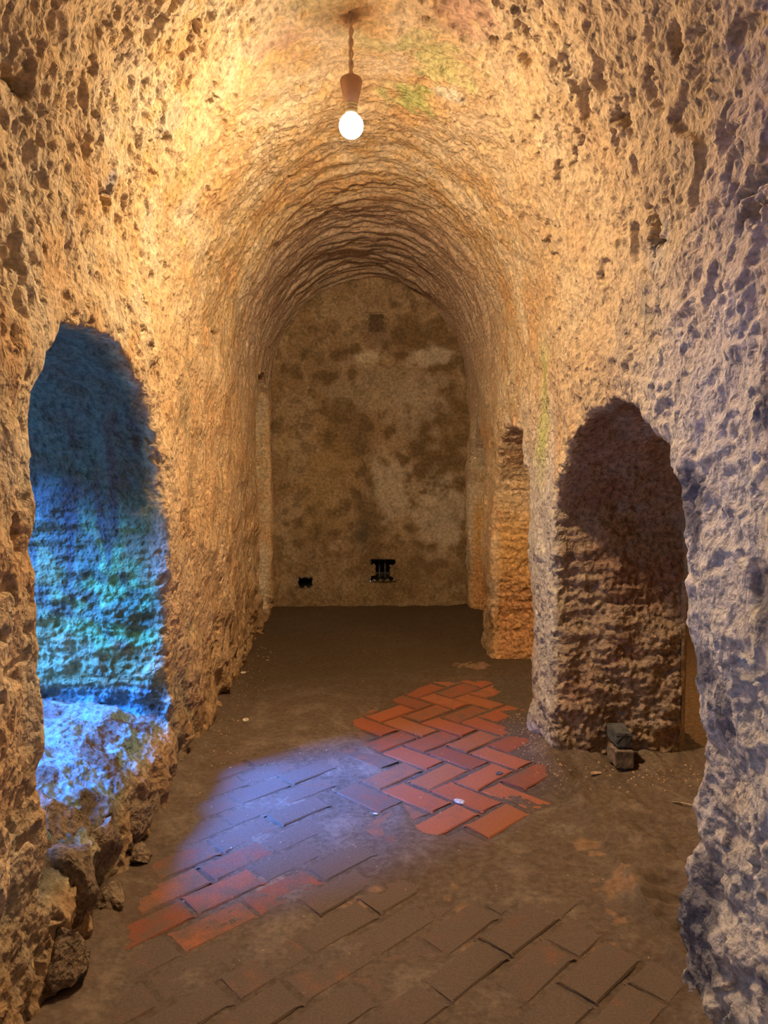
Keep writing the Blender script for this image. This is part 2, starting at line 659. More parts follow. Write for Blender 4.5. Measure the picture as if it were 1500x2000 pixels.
for pts, rad, dep in [
    ([(1252, 358), (1266, 400), (1280, 440), (1278, 485)], 0.026, 0.085),
    ([(1290, 470), (1262, 480)], 0.02, 0.05),
    ([(1000, 470)], 0.032, 0.07),
    ([(214, 395), (222, 370), (210, 405)], 0.026, 0.06),
    ([(395, 60), (385, 95), (380, 110)], 0.028, 0.07),
    ([(350, 0), (335, 40), (310, 45)], 0.03, 0.05),
    ([(15, 140), (28, 165), (45, 178)], 0.026, 0.06),
    ([(408, 205), (415, 190)], 0.022, 0.05),
    ([(430, 655), (412, 645)], 0.022, 0.05),
    ([(64, 420), (75, 450), (82, 480)], 0.02, 0.04),
    ([(1045, 305), (1055, 320)], 0.026, 0.06),
    ([(1148, 300)], 0.026, 0.05),
    ([(1170, 540)], 0.016, 0.03),
    ([(1435, 430), (1470, 405), (1490, 420)], 0.03, 0.06),
    ([(1440, 380), (1490, 350)], 0.025, 0.045),
    ([(1265, 145), (1268, 160)], 0.03, 0.06),
    ([(1310, 65), (1320, 95)], 0.03, 0.06),
    ([(940, 30), (910, 85)], 0.014, 0.03),
    ([(840, 40)], 0.03, 0.05),
    ([(965, 90)], 0.03, 0.055),
    ([(935, 130)], 0.03, 0.05),
    ([(1200, 220), (1215, 235)], 0.028, 0.06),
    ([(1135, 185), (1145, 210)], 0.028, 0.055),
    ([(5, 1240)], 0.026, 0.07),
    ([(20, 1035)], 0.028, 0.06),
    ([(655, 96), (630, 100)], 0.018, 0.03),
    ([(585, 175)], 0.018, 0.035),
    ([(25, 465), (10, 500), (40, 530)], 0.025, 0.045),
    ([(1018, 648), (1005, 620), (990, 590)], 0.012, 0.025),
]:
    gouge(pts, rad, dep)

on_r1 = lambda a, b: at_depth(a, b, 3.75)
gouge([(1228, 850), (1240, 870), (1232, 890), (1252, 925), (1250, 955), (1242, 965)], 0.013, 0.025, on_r1)
gouge([(1272, 1030), (1268, 1080), (1258, 1110), (1266, 1160), (1272, 1180)], 0.011, 0.018, on_r1)
gouge([(1262, 972), (1292, 972)], 0.030, 0.05, on_r1)
gouge([(1195, 990), (1240, 985), (1245, 1012)], 0.013, 0.02, on_r1)
gouge([(1170, 825)], 0.02, 0.03, on_r1)
# ---- colour of the masonry (stains, lichen, old limewash), with some light and shade toned in
c_a = pn(V, 0.9, off=20.0)
c_b = pn(V, 0.28, off=21.0)
c_c = pn(V, 0.09, off=22.0)
streak = pn(V, 0.06, 0.06, 0.6, off=23.0)


def mix(a, b, t):
    return a + (np.asarray(b, np.float32) - a) * np.clip(t, 0, 1)[:, None].astype(np.float32)


T = np.tile(np.array([[0.68, 0.50, 0.31]], np.float32), (len(V), 1))
T = mix(T, (0.76, 0.61, 0.43), sst(-0.1, 0.5, c_b + 0.5 * c_a))
T = mix(T, (0.64, 0.38, 0.19), sst(0.05, 0.55, -c_b + 0.4 * c_c) * 0.7)
T = mix(T, (0.72, 0.50, 0.24), up * sst(0.0, 0.5, c_c + 0.3 * c_a) * 0.6)
T = mix(T, (0.80, 0.52, 0.29), (x < 0) * lowmask * sst(3.0, 3.5, y) * 0.5)  # left wall lightened here to add to the lamp light on it
T = mix(T, (0.78, 0.48, 0.26), lowmask * sst(-0.1, 0.4, streak) * 0.45 * (x < 0))
# earth-brown foot, darkened further to tone down the lamp light there
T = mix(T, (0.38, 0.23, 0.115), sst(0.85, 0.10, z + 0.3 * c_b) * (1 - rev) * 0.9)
# crown darkened toward the near end to tone down the lamp light
T = mix(T, (0.52, 0.38, 0.25), up * sst(3.1, 2.0, y) * (0.5 + 0.3 * (x > 0)))
T = mix(T, (0.46, 0.34, 0.22), sst(0.2, 0.6, x) * sst(1.5, 1.9, z) * sst(4.6, 3.6, y) * 0.7)  # right side of the vault darkened to offset the lamp's brightness
# violet-brown far vault
T = mix(T, (0.60, 0.44, 0.34), up * sst(4.8, 5.8, y) * 0.7)
# grey weathered render with dark mould on the right wall close by
gr = sst(0.5, 0.85, x) * sst(3.2, 2.3, y) * sst(2.5, 1.5, z) * (1 - inR)
T = mix(T, (0.62, 0.55, 0.49), gr * 0.85)
T = mix(T, (0.22, 0.20, 0.205), gr * sst(0.12, 0.42, c_b + 0.5 * c_c + 0.25 * streak))
T = mix(T, (0.62, 0.56, 0.50), gr * sst(0.1, 0.4, -c_b + 0.4 * c_c) * 0.6)
# pier arris paled, the daylight falling on it put into the colour
pier = sst(0.7, 0.9, x) * (1 - inR) * sst(3.65, 3.8, y) * sst(5.0, 4.3, y) * sst(2.2, 1.2, z)
T = mix(T, (0.62, 0.57, 0.52), pier * 0.85)
# lichen: yellow-green above the lamp and a streak on the right wall
def blotch(px, py, r, col, k):
    global T
    p = np.array(surf_hit(px, py), np.float32)
    dd = np.linalg.norm(V - p, axis=1) + c_c * r * 0.8 + c_b * r * 0.5
    T = mix(T, col, sst(r, r * 0.3, dd) * k)


for px, py, r, col, k in [
    (840, 110, 0.22, (0.52, 0.50, 0.22), 0.75), (800, 195, 0.15, (0.44, 0.50, 0.18), 0.8), (720, 75, 0.16, (0.55, 0.52, 0.25), 0.5),
    (885, 185, 0.10, (0.72, 0.66, 0.55), 0.7), (560, 85, 0.18, (0.60, 0.36, 0.26), 0.6), (920, 30, 0.18, (0.45, 0.25, 0.20), 0.6),
    (620, 0, 0.2, (0.40, 0.40, 0.22), 0.4), (380, 330, 0.16, (0.62, 0.50, 0.20), 0.5), (340, 240, 0.12, (0.50, 0.44, 0.36), 0.6),
    (222, 365, 0.07, (0.50, 0.45, 0.45), 0.8), (1290, 500, 0.14, (0.50, 0.44, 0.38), 0.6), (1250, 600, 0.12, (0.34, 0.30, 0.25), 0.6),
]:
    blotch(px, py, r, col, k)
gs = np.exp(-((y - 4.02) / 0.09) ** 2) * (x > 0.7) * (1 - inR) * sst(1.3, 1.6, z) * sst(2.25, 1.95, z)
T = mix(T, (0.46, 0.50, 0.16), gs * (0.75 + 0.4 * c_c))
# left doorway: algae-green plaster, limewash runs, dark damp streaks
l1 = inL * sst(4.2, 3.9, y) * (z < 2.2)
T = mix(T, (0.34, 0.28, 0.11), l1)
T = mix(T, (0.15, 0.16, 0.12), l1 * sst(1.05, 1.4, z + 0.15 * c_b))  # upper reveal darkened, the dimness under the arch put into the colour
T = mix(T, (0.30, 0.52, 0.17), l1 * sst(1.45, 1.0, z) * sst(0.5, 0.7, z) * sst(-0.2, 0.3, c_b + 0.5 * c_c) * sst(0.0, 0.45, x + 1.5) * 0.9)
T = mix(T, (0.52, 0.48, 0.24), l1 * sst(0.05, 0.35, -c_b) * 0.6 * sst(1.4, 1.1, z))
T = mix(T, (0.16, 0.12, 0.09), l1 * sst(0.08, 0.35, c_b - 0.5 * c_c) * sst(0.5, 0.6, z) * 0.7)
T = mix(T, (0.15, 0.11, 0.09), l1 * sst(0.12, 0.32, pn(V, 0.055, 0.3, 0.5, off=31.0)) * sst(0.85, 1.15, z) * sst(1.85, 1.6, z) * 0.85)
T = mix(T, (0.20, 0.27, 0.26), l1 * sst(0.52, 0.44, z))  # sill tinted bluish to stand in for blue daylight on it
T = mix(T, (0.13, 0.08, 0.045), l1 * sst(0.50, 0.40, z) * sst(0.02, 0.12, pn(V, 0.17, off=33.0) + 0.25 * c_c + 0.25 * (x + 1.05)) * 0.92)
# door reveals on the right: brown with greyer upper patches in the first, orange to red-brown low in the second
r1 = inR * sst(4.0, 3.9, y) * (z < 2.0)
T = mix(T, (0.46, 0.32, 0.22), r1)
T = mix(T, (0.48, 0.38, 0.30), r1 * sst(0.1, 0.45, c_b + 0.3 * c_c) * sst(0.9, 1.1, z))
T = mix(T, (0.36, 0.20, 0.13), r1 * sst(0.05, 0.4, -c_b) * 0.7)
r2 = inR * (y > 4.1) * (z < 2.0)
T = mix(T, (0.62, 0.36, 0.14), r2 * sst(1.35, 0.9, z))
T = mix(T, (0.50, 0.24, 0.11), r2 * sst(0.85, 0.4, z) * 0.7)
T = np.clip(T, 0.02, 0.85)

V = V + NRM * h[:, None]

# add the unrefined rest
F = np.concatenate([F, CF + len(V)])
T = np.concatenate([T, np.tile(np.array([[0.55, 0.41, 0.27]], np.float32), (len(CV), 1))])
V = np.concatenate([V, CV]).astype(np.float32)
# ---- split into pieces of the setting
fc = V[F].mean(1)
fx = (XL(fc[:, 1]) + XR(fc[:, 1])) / 2
keep = np.ones(len(F), bool)
part = np.where(fc[:, 2] > SPRING, 2, np.where(fc[:, 0] < fx, 0, 1))
part = np.where((fc[:, 0] < -1.25) & (part == 2), 0, part)
part = np.where((fc[:, 0] > 1.5) & (part == 2), 1, part)
for k, nm in enumerate(('wall_left', 'wall_right', 'ceiling')):
    f = F[(part == k) & keep]
    used, inv = np.unique(f, return_inverse=True)
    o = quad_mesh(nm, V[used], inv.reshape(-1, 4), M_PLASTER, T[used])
    props(o, kind='structure')
WALLS = {o.name: o for o in C.objects}
N_SHELL = len(F)
del V, F, NRM, T, h


# ================================================================= BACK WALL
def grid(nx, ny):
    i = np.arange(nx * ny).reshape(nx, ny)
    return np.stack([i[:-1, :-1], i[1:, :-1], i[1:, 1:], i[:-1, 1:]], -1).reshape(-1, 4)


bx = np.arange(-1.3, 1.5, 0.0095)
bz = np.arange(-0.1, 3.5, 0.0095)
BX, BZ = np.meshgrid(bx, bz, indexing='ij')
P = np.stack([BX.ravel(), np.full(BX.size, BACK_Y), BZ.ravel()], 1).astype(np.float32)
b1, b2, b3 = pn(P, 0.5, off=40.0), pn(P, 0.12, off=41.0), pn(P, 0.035, off=42.0)
b4 = pn(P, 0.22, 0.2, 0.22, off=43.0)
hb = b1 * 0.022 + b2 * 0.007 + b3 * 0.004 - sst(0.2, 0.45, b2) * 0.005
# flaked plaster edges: thin raised skin where the upper coat survives
skin = sst(-0.02, 0.06, b4 + 0.4 * b2)
hb += skin * 0.006


def crack_b(pts, r, dep):
    global hb
    P3 = [np.array(at_depth(a, b, BACK_Y)) for a, b in pts]
    bd = np.full(len(P), 9.0)
    for A, B in zip(P3[:-1], P3[1:]):
        ab = B - A
        t = np.clip(((P - A) @ ab) / (ab @ ab), 0, 1)
        bd = np.minimum(bd, np.linalg.norm(P - A - t[:, None] * ab, axis=1))
    hb -= dep * sst(r, r * 0.3, bd + b3 * r * 0.5)


crack_b([(620, 945), (612, 985), (614, 1030), (625, 1075), (622, 1110), (606, 1135)], 0.007, 0.018)
crack_b([(566, 760), (560, 790), (545, 810)], 0.010, 0.02)
crack_b([(555, 855), (590, 852), (640, 853)], 0.009, 0.02)
crack_b([(915, 910), (912, 945), (890, 960), (885, 1020)], 0.007, 0.018)
crack_b([(855, 580), (880, 610), (905, 640)], 0.015, 0.03)
PB = P.copy()
PB[:, 1] -= hb

TB = np.tile(np.array([[0.31, 0.20, 0.105]], np.float32), (len(P), 1))
TB = mix(TB, (0.42, 0.295, 0.17), skin * 0.7)
TB = mix(TB, (0.19, 0.115, 0.055), sst(0.0, 0.4, -b1 + 0.6 * b2 + 0.3 * b4) * 0.8)
TB = mix(TB, (0.14, 0.09, 0.045), sst(0.08, 0.3, b2 + 0.5 * b3) * 0.5)
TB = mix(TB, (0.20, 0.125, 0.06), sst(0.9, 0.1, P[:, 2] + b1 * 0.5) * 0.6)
px_u = (P[:, 0]) * FPX / BACK_Y + 700
px_v = 890 - (P[:, 2] - CAM_H) * FPX / BACK_Y


def patch(u, v, ru, rv, col, k):
    global TB
    dd = np.hypot((px_u - u) / ru, (px_v - v) / rv) + b2 * 0.55 + b4 * 0.45 + b3 * 0.2
    TB = mix(TB, col, sst(1.2, 0.45, dd) * k * 0.75)


patch(765, 950, 42, 75, (0.56, 0.46, 0.33), 0.8)
patch(860, 1000, 50, 85, (0.58, 0.48, 0.35), 0.8)
patch(715, 700, 40, 14, (0.66, 0.54, 0.38), 0.8)
patch(845, 700, 45, 18, (0.66, 0.54, 0.40), 0.8)
patch(760, 760, 110, 45, (0.38, 0.30, 0.20), 0.7)
patch(820, 800, 60, 60, (0.44, 0.35, 0.25), 0.6)
patch(560, 870, 30, 20, (0.55, 0.40, 0.22), 0.6)
patch(710, 1040, 18, 38, (0.07, 0.06, 0.045), 0.85)
patch(925, 1090, 24, 24, (0.09, 0.075, 0.05), 0.7)
patch(736, 660, 25, 30, (0.24, 0.16, 0.11), 0.7)
patch(735, 590, 120, 35, (0.36, 0.24, 0.15), 0.6)
patch(640, 950, 60, 120, (0.42, 0.28, 0.12), 0.6)
# openings in the back wall, in metres
HOLES = []


def hole(u0, v0, u1, v1, y=BACK_Y):
    a, b = at_depth(u0, v0, y), at_depth(u1, v1, y)
    HOLES.append((a.x, b.x, b.z, a.z))


hole(733, 1098, 762, 1129)       # shuttered vent
hole(726, 1094, 770, 1102)
hole(725, 1124, 767, 1133)
hole(582, 1128, 609, 1145)       # plain drain hole
hole(721, 613, 750, 647)         # shallow blocked socket high up
Fb = grid(len(bx), len(bz))
cb = P[Fb].mean(1)
kill = np.zeros(len(Fb), bool)
for (x0, x1, z0, z1) in HOLES:
    wob = 0.006 * np.sin(cb[:, 0] * 90) + 0.006 * np.sin(cb[:, 2] * 110)
    kill |= (cb[:, 0] > x0 + wob) & (cb[:, 0] < x1 + wob) & (cb[:, 2] > z0 + wob) & (cb[:, 2] < z1 + wob)
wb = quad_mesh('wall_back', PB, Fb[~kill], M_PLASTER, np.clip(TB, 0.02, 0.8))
props(wb, kind='structure')


def recess(name, x0, x1, z0, z1, depth, mat, y0=BACK_Y - 0.03):
    """five inner faces of a hole in the wall"""
    bm = bmesh.new()
    y1 = y0 + depth
    a = [bm.verts.new(p) for p in ((x0, y0, z0), (x1, y0, z0), (x1, y0, z1), (x0, y0, z1))]
    b = [bm.verts.new(p) for p in ((x0, y1, z0), (x1, y1, z0), (x1, y1, z1), (x0, y1, z1))]
    for k in range(4):
        bm.faces.new((a[k], a[(k + 1) % 4], b[(k + 1) % 4], b[k]))
    bm.faces.new(b)
    return bm_obj(name, bm, mat, wb)


x0, x1, z0, z1 = HOLES[0]
recess('vent_recess', HOLES[1][0] - 0.01, HOLES[1][1] + 0.01, HOLES[2][2] - 0.01, HOLES[1][3] + 0.01, 0.35, M_DARK)
recess('drain_hole', HOLES[3][0] - 0.01, HOLES[3][1] + 0.01, HOLES[3][2] - 0.01, HOLES[3][3] + 0.01, 0.45, M_DARK)
recess('putlog_socket', HOLES[4][0] - 0.01, HOLES[4][1] + 0.01, HOLES[4][2] - 0.01, HOLES[4][3] + 0.01, 0.09, M_SOCKET)
# stone plugging the high socket
bm = bmesh.new()
sx0, sx1, sz0, sz1 = HOLES[4]
add_box(bm, sx0 + 0.012, sx1 - 0.012, BACK_Y + 0.03, BACK_Y + 0.075, sz0 + 0.0, sz1 - 0.065)
bmesh.ops.bevel(bm, geom=bm.edges[:], offset=0.008, segments=2, affect='EDGES')
bm_obj('plug_stone', bm, M_SOCKET, wb)
# iron bars in the vent
bm = bmesh.new()
add_box(bm, x0 - 0.01, x1 + 0.01, BACK_Y + 0.10, BACK_Y + 0.112, z0 + 0.03, z0 + 0.042)
bm_obj('vent_bar', bm, M_IRON, wb)
for t in (0.3, 0.68):
    xx = x0 + (x1 - x0) * t
    bm = bmesh.new()
    add_box(bm, xx - 0.006, xx + 0.006, BACK_Y + 0.09, BACK_Y + 0.102, z0 - 0.01, z1 + 0.01)
    bm_obj('vent_bar', bm, M_IRON, wb)

# end of the passage behind the camera, and the room to the right
bm = bmesh.new()
add_box(bm, -1.3, 1.4, -2.65, -2.55, -0.1, 3.6)
props(bm_obj('wall_behind', bm, M_ROOM), kind='structure')

RX0, RX1, RY0, RY1, RH = 1.66, 4.6, -0.5, 8.2, 3.0


def rough_panel(name, o, u, v, nu, nv, amp, mat):
    """roughened wall panel: origin, two edge vectors"""
    o, u, v = (np.array(q, np.float32) for q in (o, u, v))
    a, b = np.meshgrid(np.linspace(0, 1, nu), np.linspace(0, 1, nv), indexing='ij')
    P = o + a.ravel()[:, None] * u + b.ravel()[:, None] * v
    n = np.cross(u, v)
    n /= np.linalg.norm(n)
    P = P + n * (pn(P, 0.5, off=60)[:, None] * 0.04 + pn(P, 0.15, off=61)[:, None] * 0.02) * amp
    ob = quad_mesh(name, P, grid(nu, nv), mat)
    return props(ob, kind='structure')


rough_panel('wall_next_room_far', (RX0 - 0.1, RY1, -0.05), (RX1 - RX0 + 0.2, 0, 0), (0, 0, RH + 0.1), 110, 110, 1, M_ROOM)
rough_panel('wall_next_room_right', (RX1, RY1 + 0.1, -0.05), (0, RY0 - RY1 - 0.2, 0), (0, 0, RH + 0.1), 200, 100, 1, M_ROOM)
rough_panel('wall_next_room_near', (RX1 + 0.1, RY0, -0.05), (RX0 - RX1 - 0.4, 0, 0), (0, 0, RH + 0.1), 60, 60, 1, M_ROOM)
rough_panel('ceiling_next_room', (RX0 - 0.2, RY0 - 0.1, RH), (0, RY1 - RY0 + 0.2, 0), (RX1 - RX0 + 0.3, 0, 0), 120, 60, 1, M_ROOM)
rough_panel('ground_outside', (-7.0, -4.0, 0.30), (5.14, 0, 0), (0, 16, 0), 40, 80, 0.5, M_ROOM)

# ================================================================= FLOOR
AX = Vector((math.sin(math.radians(47)), math.cos(math.radians(47))))
BXV = Vector((-AX.y, AX.x))


def to_uv(x, y):
    return AX.x * x + AX.y * y, BXV.x * x + BXV.y * y


def in_poly(x, y, poly):
    x, y = np.asarray(x, float), np.asarray(y, float)
    r = np.zeros(x.shape, bool)
    for (xa, ya), (xb, yb) in zip(poly, poly[1:] + poly[:1]):
        c = ((ya > y) != (yb > y)) & (x < (xb - xa) * (y - ya) / (yb - ya + 1e-12) + xa)
        r ^= c
    return r


def gp(px, py):
    g = ground(px, py)
    return (g.x, g.y)


HERRING = [gp(*q) for q in ((690, 1402), (760, 1370), (840, 1330), (1030, 1318), (1045, 1400), (1040, 1470), (1140, 1560), (1040, 1595), (955, 1650), (820, 1625), (770, 1555), (750, 1500), (700, 1440))]
REDLEFT = [gp(*q) for q in ((240, 1800), (330, 1690), (420, 1640), (480, 1650), (520, 1720), (610, 1700), (600, 1740), (470, 1800), (460, 1830), (330, 1885), (270, 1860))]


def soft_in(x, y, poly, r):
    """0..1 soft membership"""
    base = in_poly(x, y, poly).astype(float)
    dmin = np.full(np.shape(x), 9.0)
    for (xa, ya), (xb, yb) in zip(poly, poly[1:] + poly[:1]):
        dx, dy = xb - xa, yb - ya
        t = np.clip(((x - xa) * dx + (y - ya) * dy) / (dx * dx + dy * dy), 0, 1)
        dmin = np.minimum(dmin, np.hypot(x - xa - t * dx, y - ya - t * dy))
    sd = np.where(base > 0, dmin, -dmin)
    return sst(-r, r, sd)


# small places where the earth has worn off the bricks
WORN = [(1140, 1655, 24, 10), (1162, 1677, 16, 7), (1205, 1742, 38, 18), (1218, 1717, 22, 9), (1195, 1785, 10, 12), (1212, 1797, 14, 6), (700, 1765, 26, 18), (725, 1742, 20, 10), (692, 1735, 18, 10),
        (876, 1758, 10, 9), (902, 1778, 18, 14), (1030, 1822, 20, 14), (920, 1848, 18, 9), (888, 1733, 7, 9), (925, 1302, 34, 7), (1342, 1774, 12, 7), (1185, 1848, 26, 10), (540, 1722, 50, 14)]


def exposure(x, y):
    p = np.stack([x, y, np.zeros_like(x)], 1).astype(np.float32)
    n1, n2 = pn(p, 0.45, off=70.0), pn(p, 0.13, off=71.0)
    base = np.full(len(x), 0.10)
    # lower foreground and left half: joints show through thin dust
    base = np.maximum(base, 0.74 * sst(2.78, 2.45, y + 0.55 * np.abs(x - 0.1) * (x < 0.1)))
    base = np.maximum(base, 0.66 * sst(0.15, -0.05, x - 0.25 * (y - 2.6)) * sst(4.15, 3.75, y))
    base *= np.where((x > 0.2) & (y > 2.5) & (y < 3.2), 0.45, 1)
    e = base + n1 * 0.18 + n2 * 0.14
    e = np.maximum(e, 0.98 * soft_in(x, y, HERRING, 0.05) + n2 * 0.1)
    e = np.maximum(e, 0.80 * soft_in(x, y, REDLEFT, 0.06) + n2 * 0.12)
    e = np.maximum(e, 0.66 * soft_in(x, y, HERRING, 0.26) * (x < XR(y) - 0.03) + n2 * 0.2 - 0.02)
    return np.clip(e, 0, 1)


fxs = np.arange(-1.02, 1.80, 0.0115)
fys = [1.25]
while fys[-1] < BACK_Y + 0.1:
    fys.append(fys[-1] + float(np.interp(fys[-1], [1.2, 3.5, 7.7], [0.0105, 0.013, 0.026])))
fys = np.array(fys)
FX, FY = np.meshgrid(fxs, fys, indexing='ij')
x, y = FX.ravel(), FY.ravel()
E = exposure(x, y)
p = np.stack([x, y, np.zeros_like(x)], 1).astype(np.float32)
n1, n2, n3, n4 = pn(p, 0.6, off=80), pn(p, 0.17, off=81), pn(p, 0.05, off=82), pn(p, 0.022, off=83)
hz = np.interp(E, [0, 0.35, 0.6, 0.85, 1.0], [0.012, 0.005, -0.003, -0.006, -0.008])
hz = hz + n1 * 0.008 + n2 * 0.004 + n3 * 0.0025 + n4 * 0.0015
# earth and plaster fallen from the walls banks up against their feet
xl, xr = XL(y), XR(y)
hz += 0.05 * np.exp(-np.clip(x - xl, 0, 9) / 0.06) * (0.7 + n2) * (y < 6.5)
hz += 0.022 * np.exp(-np.abs(x - xr) / 0.08) * (0.8 + n2) + 0.02 * (x > xr) * (y < 4.3) * (1 + n2 + n3)
hz += 0.02 * np.exp(-np.clip(BACK_Y - y, 0, 9) / 0.12) * (0.7 + n2 * 0.4)
hz -= sst(0.3, 0.5, n3) * 0.004
PF = np.stack([x, y, hz], 1)
TF = np.tile(np.array([[0.165, 0.115, 0.078]], np.float32), (len(x), 1))
TF = mix(TF, (0.215, 0.155, 0.11), sst(0.0, 0.5, n2 + 0.4 * n1))
TF = mix(TF, (0.13, 0.083, 0.052), sst(0.05, 0.5, -n1 + 0.5 * n3) * 0.7)
TF = mix(TF, (0.095, 0.058, 0.032), sst(4.0, 5.6, y) * 0.85)  # floor darkened with distance, standing in for the fading light
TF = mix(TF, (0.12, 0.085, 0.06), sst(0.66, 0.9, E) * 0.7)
# pieces of fired clay showing through the earth
for px, py, ru, rv in WORN:
    c_ = ground(px, py)
    dd = np.hypot((x - c_.x) / (ru / FPX * c_.y), (y - c_.y) / (rv / FPX * c_.y * c_.y / CAM_H)) + n3 * 0.9 + n2 * 0.4
    TF = mix(TF, (0.30, 0.175, 0.10), sst(1.1, 0.85, dd) * 0.8)
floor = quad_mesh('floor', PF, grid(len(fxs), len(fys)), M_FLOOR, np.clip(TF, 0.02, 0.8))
props(floor, kind='structure')
rough_panel('floor_next_room', (1.78, RY0 - 0.1, 0.0), (3.0, 0, 0), (0, RY1 - RY0 + 0.2, 0), 60, 120, 0.4, M_ROOM)
rough_panel('floor_behind', (-1.05, -2.65, 0.0), (2.9, 0, 0), (0, 3.93, 0), 40, 50, 0.2, M_ROOM)


# ---- bricks of the pavement: each its own part of the floor
def brick_mesh(name, L, W, H, seed):
    r = random.Random(seed)
    bm = bmesh.new()
    b = 0.005
    tops, mids, lows = [], [], []
    for sx, sy in ((-1, -1), (1, -1), (1, 1), (-1, 1)):
        jx, jy, jz = r.uniform(-.003, .003), r.uniform(-.003, .003), r.uniform(-.0012, .0012)
        cx, cy = sx * L / 2 + jx, sy * W / 2 + jy
        k = r.uniform(0.8, 2.0)
        # a chipped corner gets two points
        for (ax, ay) in (((0, -sy), (-sx, 0)) if sx * sy < 0 else ((-sx, 0), (0, -sy))):
            e = 0.006 * k
            tops.append(bm.verts.new((cx + ax * e - sx * b, cy + ay * e - sy * b, jz)))
            mids.append(bm.verts.new((cx + ax * e, cy + ay * e, jz - b)))
            lows.append(bm.verts.new((cx + ax * e, cy + ay * e, -H)))
    n = len(tops)
    bm.faces.new(tops)
    for k in range(n):
        k2 = (k + 1) % n
        bm.faces.new((mids[k], mids[k2], tops[k2], tops[k]))
        bm.faces.new((lows[k], lows[k2], mids[k2], mids[k]))
    bmesh.ops.recalc_face_normals(bm, faces=bm.faces[:])
    me = bpy.data.meshes.new(name)
    bm.to_mesh(me)
    bm.free()
    me.materials.append(M_BRICK)
    return me


BW, BL = 0.1455, 0.285
MESHES = [brick_mesh('brick', BL - 0.004, BW - 0.004, 0.04, s) for s in range(8)]
ROT_A = math.atan2(AX.y, AX.x)
layout = []                                   # (u, v, half u, half v, along a?)
U0, V0, HW = 2.394, 1.790, 0.159
for i in range(-20, 20):
    for j in range(-20, 20):
        s = (i + j) % 4
        if s == 0:
            layout.append((U0 + (i + 1) * HW, V0 + (j + .5) * HW, HW, HW / 2, True))
        elif s == 2:
            layout.append((U0 + (i + .5) * HW, V0 + (j + 1) * HW, HW / 2, HW, False))


def uv_xy(u, v):
    return AX.x * u + BXV.x * v, AX.y * u + BXV.y * v


def exp_at(X, Y):
    i = int(np.clip(round((X - fxs[0]) / 0.0115), 0, len(fxs) - 1))
    j = int(np.clip(np.searchsorted(fys, Y), 0, len(fys) - 1))
    return E[i * len(fys) + j]


herring = []
for b in layout:
    X, Y = uv_xy(b[0], b[1])
    if soft_in(np.array([X]), np.array([Y]), HERRING, 0.16)[0] > 0.02 and X < XR(Y) - 0.10:
        herring.append(b)
running = []
for k in range(-14, 22):
    v = 1.154 + BW * (k + 0.5)
    for q in range(-14, 16):
        u = 1.155 + (0.135 if k % 2 else 0.0) + BL * (q + 0.5)
        X, Y = uv_xy(u, v)
        if not (XL(Y) + 0.07 < X < XR(Y) + 0.3) or Y < 1.75 or Y > 4.3:
            continue
        if X > XR(Y) - 0.08 and not (2.15 < Y < 3.6):
            continue
        if any(abs(u - h_[0]) < BL / 2 + h_[2] - 0.012 and abs(v - h_[1]) < BW / 2 + h_[3] - 0.012 for h_ in herring):
            continue
        running.append((u, v, BL / 2, BW / 2, True))
n_brick = 0
REDS = [(0.38, 0.108, 0.045), (0.33, 0.095, 0.042), (0.42, 0.13, 0.055), (0.28, 0.085, 0.04), (0.37, 0.125, 0.05)]
for idx, (u, v, hu, hv, along) in enumerate(herring + running):
    X, Y = uv_xy(u, v)
    if max(exp_at(X + dx, Y + dy) for dx, dy in ((0, 0), (.08, .08), (-.08, -.08), (.06, -.06), (-.06, .06))) < 0.33:
        continue
    o = bpy.data.objects.new('brick', MESHES[random.randrange(8)])
    C.objects.link(o)
    o.parent = floor
    o.location = (X, Y, random.uniform(-0.003, 0.0025))
    o.rotation_euler = (random.uniform(-.008, .008), random.uniform(-.008, .008), ROT_A + (0 if along else math.pi / 2) + random.uniform(-.02, .02) + random.choice((0, math.pi)))
    if idx < len(herring):
        o.scale = (1.095 + random.uniform(-.02, .02), 1.07 + random.uniform(-.02, .02), 1)
        core = float(soft_in(np.array([X]), np.array([Y]), HERRING, 0.06)[0])
        dust = random.uniform(0.10, 0.44) * core + random.uniform(0.50, 0.72) * (1 - core)
    else:
        inred = float(soft_in(np.array([X]), np.array([Y]), REDLEFT, 0.08)[0])
        dust = 0.76 - 0.30 * inred + random.uniform(-0.08, 0.06)
    r_, g_, b_ = random.choice(REDS)
    o.color = (r_, g_, b_, dust)
    n_brick += 1

# ================================================================= STEP IN THE LEFT DOORWAY
def rock(name, loc, size, seed, mat, parent=None, sub=3, rz=0.0, flat=0.7, chisel=5):
    r = random.Random(seed)
    bm = bmesh.new()
    bmesh.ops.create_icosphere(bm, subdivisions=sub, radius=1.0)
    planes = []
    for _ in range(chisel + 3):
        n = Vector((r.gauss(0, 1), r.gauss(0, 1), r.gauss(0, 1))).normalized()
        planes.append((n, r.uniform(0.55, 0.85)))
    for v in bm.verts:
        c = v.co.copy()
        for n, d in planes:
            s = c.dot(n) - d
            if s > 0:
                c -= n * s
        v.co = c
    co = np.array([v.co for v in bm.verts], np.float32)
    d = pn(co, 0.6, off=seed) * 0.16 + pn(co, 0.25, off=seed + 3) * 0.09 + pn(co, 0.1, off=seed + 5) * 0.05
    for v, k in zip(bm.verts, d):
        v.co *= (1 + float(k))
        v.co = Vector((v.co.x * size[0], v.co.y * size[1], v.co.z * size[2]))
    o = bm_obj(name, bm, mat, parent, smooth=True)
    o.location = loc
    o.rotation_euler = (r.uniform(-.2, .2), r.uniform(-.2, .2), rz)
    return o


